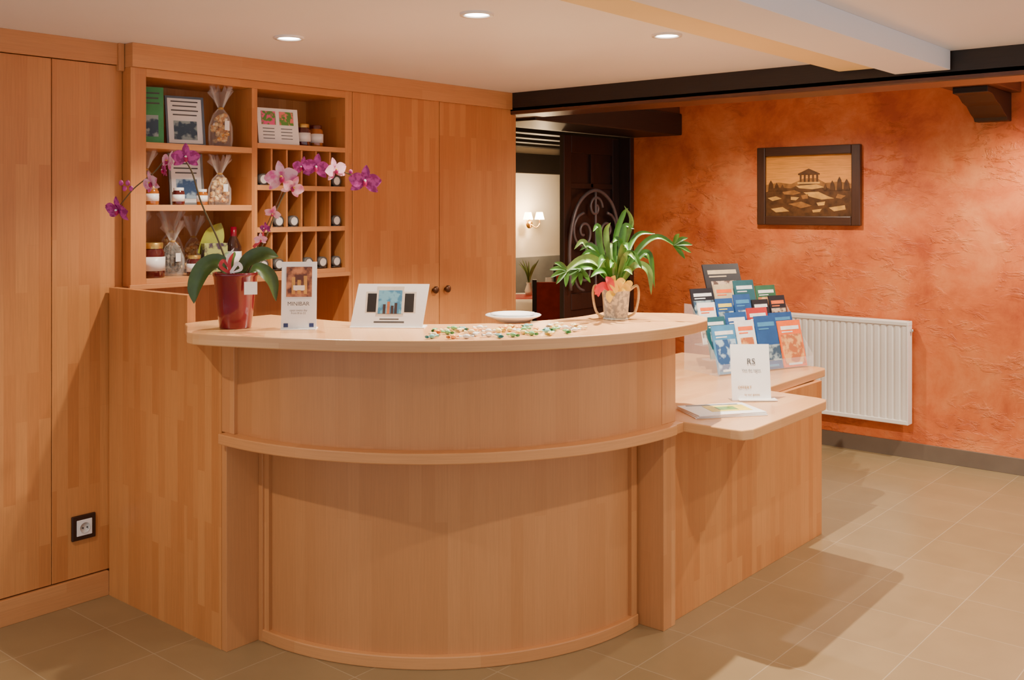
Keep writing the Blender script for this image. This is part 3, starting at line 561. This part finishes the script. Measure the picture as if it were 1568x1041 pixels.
# ------------------------------------------------------------------ shelf contents
def jar(name,x,y,z,r,h,content,lid,lab=PAPER):
    g=grp(name,(x,y,z))
    lathe('glass',[(0,0),(r*.95,0),(r,.006),(r,h*.72),(r*.8,h*.82),(r*.78,h*.84)],content,g,seg=24)
    lathe('lid',[(r*.84,h*.83),(r*.86,h*.98),(r*.8,h),(0,h)],lid,g,seg=24)
    lathe('label',[(r*1.01,h*.2),(r*1.02,h*.2),(r*1.02,h*.6),(r*1.01,h*.6)],lab,g,seg=24)
HON=mat('honey',(.35,.10,.01),.1,coat=.6,var=.1); JAM=mat('jam',(.08,.008,.01),.1,coat=.6,var=.1); LID=mat('gold_lid',(.6,.4,.12),.3,metal=.8,var=.05)
CEL=mat('cellophane',(.9,.88,.82),.08,alpha=.13,coat=.8)
rb2=random.Random(11)
def bag(x,y,z,r,h,cont):
    """clear gift bag: lumpy sweets inside, film gathered by a tie and fanned out above"""
    g=grp('cellophane_gift_bag',(x,y,z))
    bm=bmesh.new()
    for i in range(46):
        a=rb2.uniform(0,6.28); zz=rb2.uniform(.02,h*.55); rr=(r*.78)*(1-.5*(zz/(h*.55))**2)*rb2.random()**.4
        bmesh.ops.create_icosphere(bm,subdivisions=1,radius=.015,matrix=Matrix.Translation((rr*math.cos(a),rr*math.sin(a)*.8,max(.013,zz)))@Matrix.Rotation(a,4,'Z')@Matrix.Diagonal((1.1,.8,.8,1)))
    me=bpy.data.meshes.new('sweets'); bm.to_mesh(me); bm.free(); me.materials.append(cont); o=bpy.data.objects.new('sweets',me); COL.objects.link(o); o.parent=g
    v=[];f=[];S=36;prof=[(r*.92,0),(r,h*.1),(r*.98,h*.35),(r*.65,h*.55),(r*.2,h*.66),(r*.55,h*.82),(r*.95,h)]
    for i in range(S):
        a=2*math.pi*i/S
        for q,(rr,zz) in enumerate(prof):
            k=rr*(1+(.10 if q<4 else .28)*math.sin(i*2.6+q*.5)); v.append((k*math.cos(a),k*math.sin(a)*.7,zz+(0 if q<6 else .02*math.sin(i*1.7))))
    K=len(prof)
    for i in range(S):
        j=(i+1)%S
        for q in range(K-1): f.append((i*K+q,j*K+q,j*K+q+1,i*K+q+1))
    add('film',v,f,CEL,g); lathe('tie',[(r*.2,h*.64),(r*.26,h*.66),(r*.2,h*.68)],GOLD,g,seg=12)
    box('tag',(-.012,-r*.9-.002,h*.28),(.012,-r*.9,h*.44),PAPER,g,bevel=0)
def card(name,x,y,z,w,h,m,rz=0,tilt=-8,pic=None,lines=0,frame=None):
    g=grp(name,(x,y,z),rz); M=Matrix.Rotation(D(tilt),4,'X')
    box('board',(0,-.003,0),(w,.003,h),m,g,M=M,bevel=0)
    if frame: 
        for lo,hi in (((0,-.008,0),(.01,.004,h)),((w-.01,-.008,0),(w,.004,h)),((.01,-.008,0),(w-.01,.004,.01)),((.01,-.008,h-.01),(w-.01,.004,h))): box('edge',lo,hi,frame,g,M=M,bevel=.001)
    if pic: box('print',(w*.2,-.0045,h*.12),(w*.8,-.003,h*.5),pic,g,M=M,bevel=0)
    for i in range(lines): box('line',(w*(.15+.04*(i%2)),-.0045,h*(.88-.09*i)),(w*(.85-.04*(i%2)),-.003,h*(.905-.09*i)),DGREY,g,M=M,bevel=0)
    box('stand',(w*.4,.003,0),(w*.6,.05,.004),m,g,bevel=0)
S1,S2,S3=1.876,1.612,1.300
card('shelf_book',2.265,4.02,S1,.11,.245,mat('book_green',(.05,.30,.10),.4,var=.1),-25,-6,PIC[0],3)
card('framed_notice',2.43,4.06,S1,.175,.225,PAPER,-12,-9,PIC[0],4,mat('slate_frame',(.10,.14,.20),.4,var=.05))
GC=two('gold_biscuit',(.60,.26,.04),(.80,.60,.28),60)
bag(2.665,4.0,S1,.055,.265,GC)
card('postcard_display',2.865,3.99,1.90,.215,.175,PAPER,-8,-8,None,0)
g=bpy.data.objects['postcard_display']; MT=Matrix.Rotation(D(-8),4,'X')
box('print_l',(.02,-.0045,.095),(.095,-.003,.16),two('p1',(.1,.3,.05),(.8,.1,.3),50),g,M=MT,bevel=0); box('print_r',(.115,-.0045,.095),(.19,-.003,.16),two('p2',(.1,.3,.05),(.8,.2,.2),50),g,M=MT,bevel=0)
for i in range(4): 
    for x in (.025,.12): box('line',(x,-.0045,.075-.016*i),(x+.06,-.003,.078-.016*i),DGREY,g,M=MT,bevel=0)
jar('jam_jar',3.13,4.0,1.90,.038,.11,JAM,LID); jar('jam_jar',3.225,4.02,1.90,.038,.11,HON,JAM); jar('jam_jar',3.17,4.11,1.90,.036,.11,JAM,LID)
card('framed_notice',2.47,4.10,S2,.16,.235,PAPER,-10,-8,PIC[3],4,mat('grey_frame',(.2,.22,.24),.4,var=.05))
bag(2.66,4.0,S2,.052,.215,GC); bag(2.34,4.08,S2,.05,.235,mat('brown_sweets',(.40,.18,.06),.5,var=.3,vs=60))
jar('honey_jar',2.31,3.975,S2,.028,.08,HON,LID); jar('honey_jar',2.43,3.965,S2,.026,.075,JAM,PAPER); jar('honey_jar',2.55,3.97,S2,.024,.07,HON,PAPER)
jar('honey_jar',2.325,3.995,S3,.05,.15,JAM,LID); bag(2.325,4.13,S3,.06,.27,GC); bag(2.44,4.03,S3,.05,.23,mat('dark_sweets',(.10,.08,.06),.4,var=.3,vs=60)); bag(2.50,4.14,S3,.06,.29,GC); bag(2.62,4.15,S3,.05,.25,GC)
jar('jam_jar',2.51,3.97,S3,.032,.09,JAM,LID)
wb=grp('wine_bottle',(2.73,3.995,S3)); lathe('bottle',[(0,0),(.034,0),(.036,.01),(.036,.12),(.014,.17),(.013,.21),(0,.21)],mat('bottle_glass',(.03,.01,.01),.08,coat=1),wb,seg=24)
lathe('bottle_label',[(.0365,.03),(.037,.03),(.037,.10),(.0365,.10)],PAPER,wb,seg=24); lathe('capsule',[(.0145,.165),(.0145,.212),(0,.212)],GLOSSRED,wb,seg=16)
gf=grp('gift_box',(2.565,3.975,S3),-10)
box('box',(0,0,0),(.11,.04,.14),two('gift_print',(.05,.03,.06),(.35,.40,.12),25),gf)
ribbon('green_paper',[(0.02,.05,.08),(.06,.055,.16),(.10,.05,.23)],.10,mat('green_paper',(.30,.33,.04),.4,var=.2),gf,ref=(0,-1,0),p0=.8)
# key tags in pigeonholes
kt=grp('room_key_tags'); cw=(3.34-UB)/6
TAGW=mat('tag_white',(.75,.75,.72),.3,var=.05)
for row,z in enumerate((1.305+.028,1.508+.028,1.705+.028)):
    for k in range(6):
        if (row,k) in ((2,0),(2,5),(1,1),(1,2),(1,5),(0,0),(0,1),(0,3),(0,4),(0,5)):
            u=UB+cw*(k+.5)
            M=Matrix.Translation((u,V+.04,z))@Matrix.Rotation(D(90),4,'X')
            lathe('tag_rim',[(.02,0),(.026,0),(.026,.03),(.02,.03)],DGREY,kt,M=M,seg=24); lathe('tag_face',[(0,.028),(.021,.028)],TAGW,kt,M=M,seg=24)
            box('tag_body',(u-.02,V+.012,z-.028),(u+.02,V+.10,z-.024),DGREY,kt,bevel=0)
# ------------------------------------------------------------------ world + camera
w=bpy.data.worlds.new('world'); bpy.context.scene.world=w; w.use_nodes=True
w.node_tree.nodes['Background'].inputs[0].default_value=(.94,.95,1,1); w.node_tree.nodes['Background'].inputs[1].default_value=1.15
cam=bpy.data.cameras.new('camera'); co=bpy.data.objects.new('camera',cam); COL.objects.link(co)
cam.sensor_width=36; cam.lens=35.66; cam.shift_y=-.1292; cam.clip_start=.05
co.location=(0,0,1.6); co.rotation_euler=(D(90),0,D(-49.7)); bpy.context.scene.camera=co
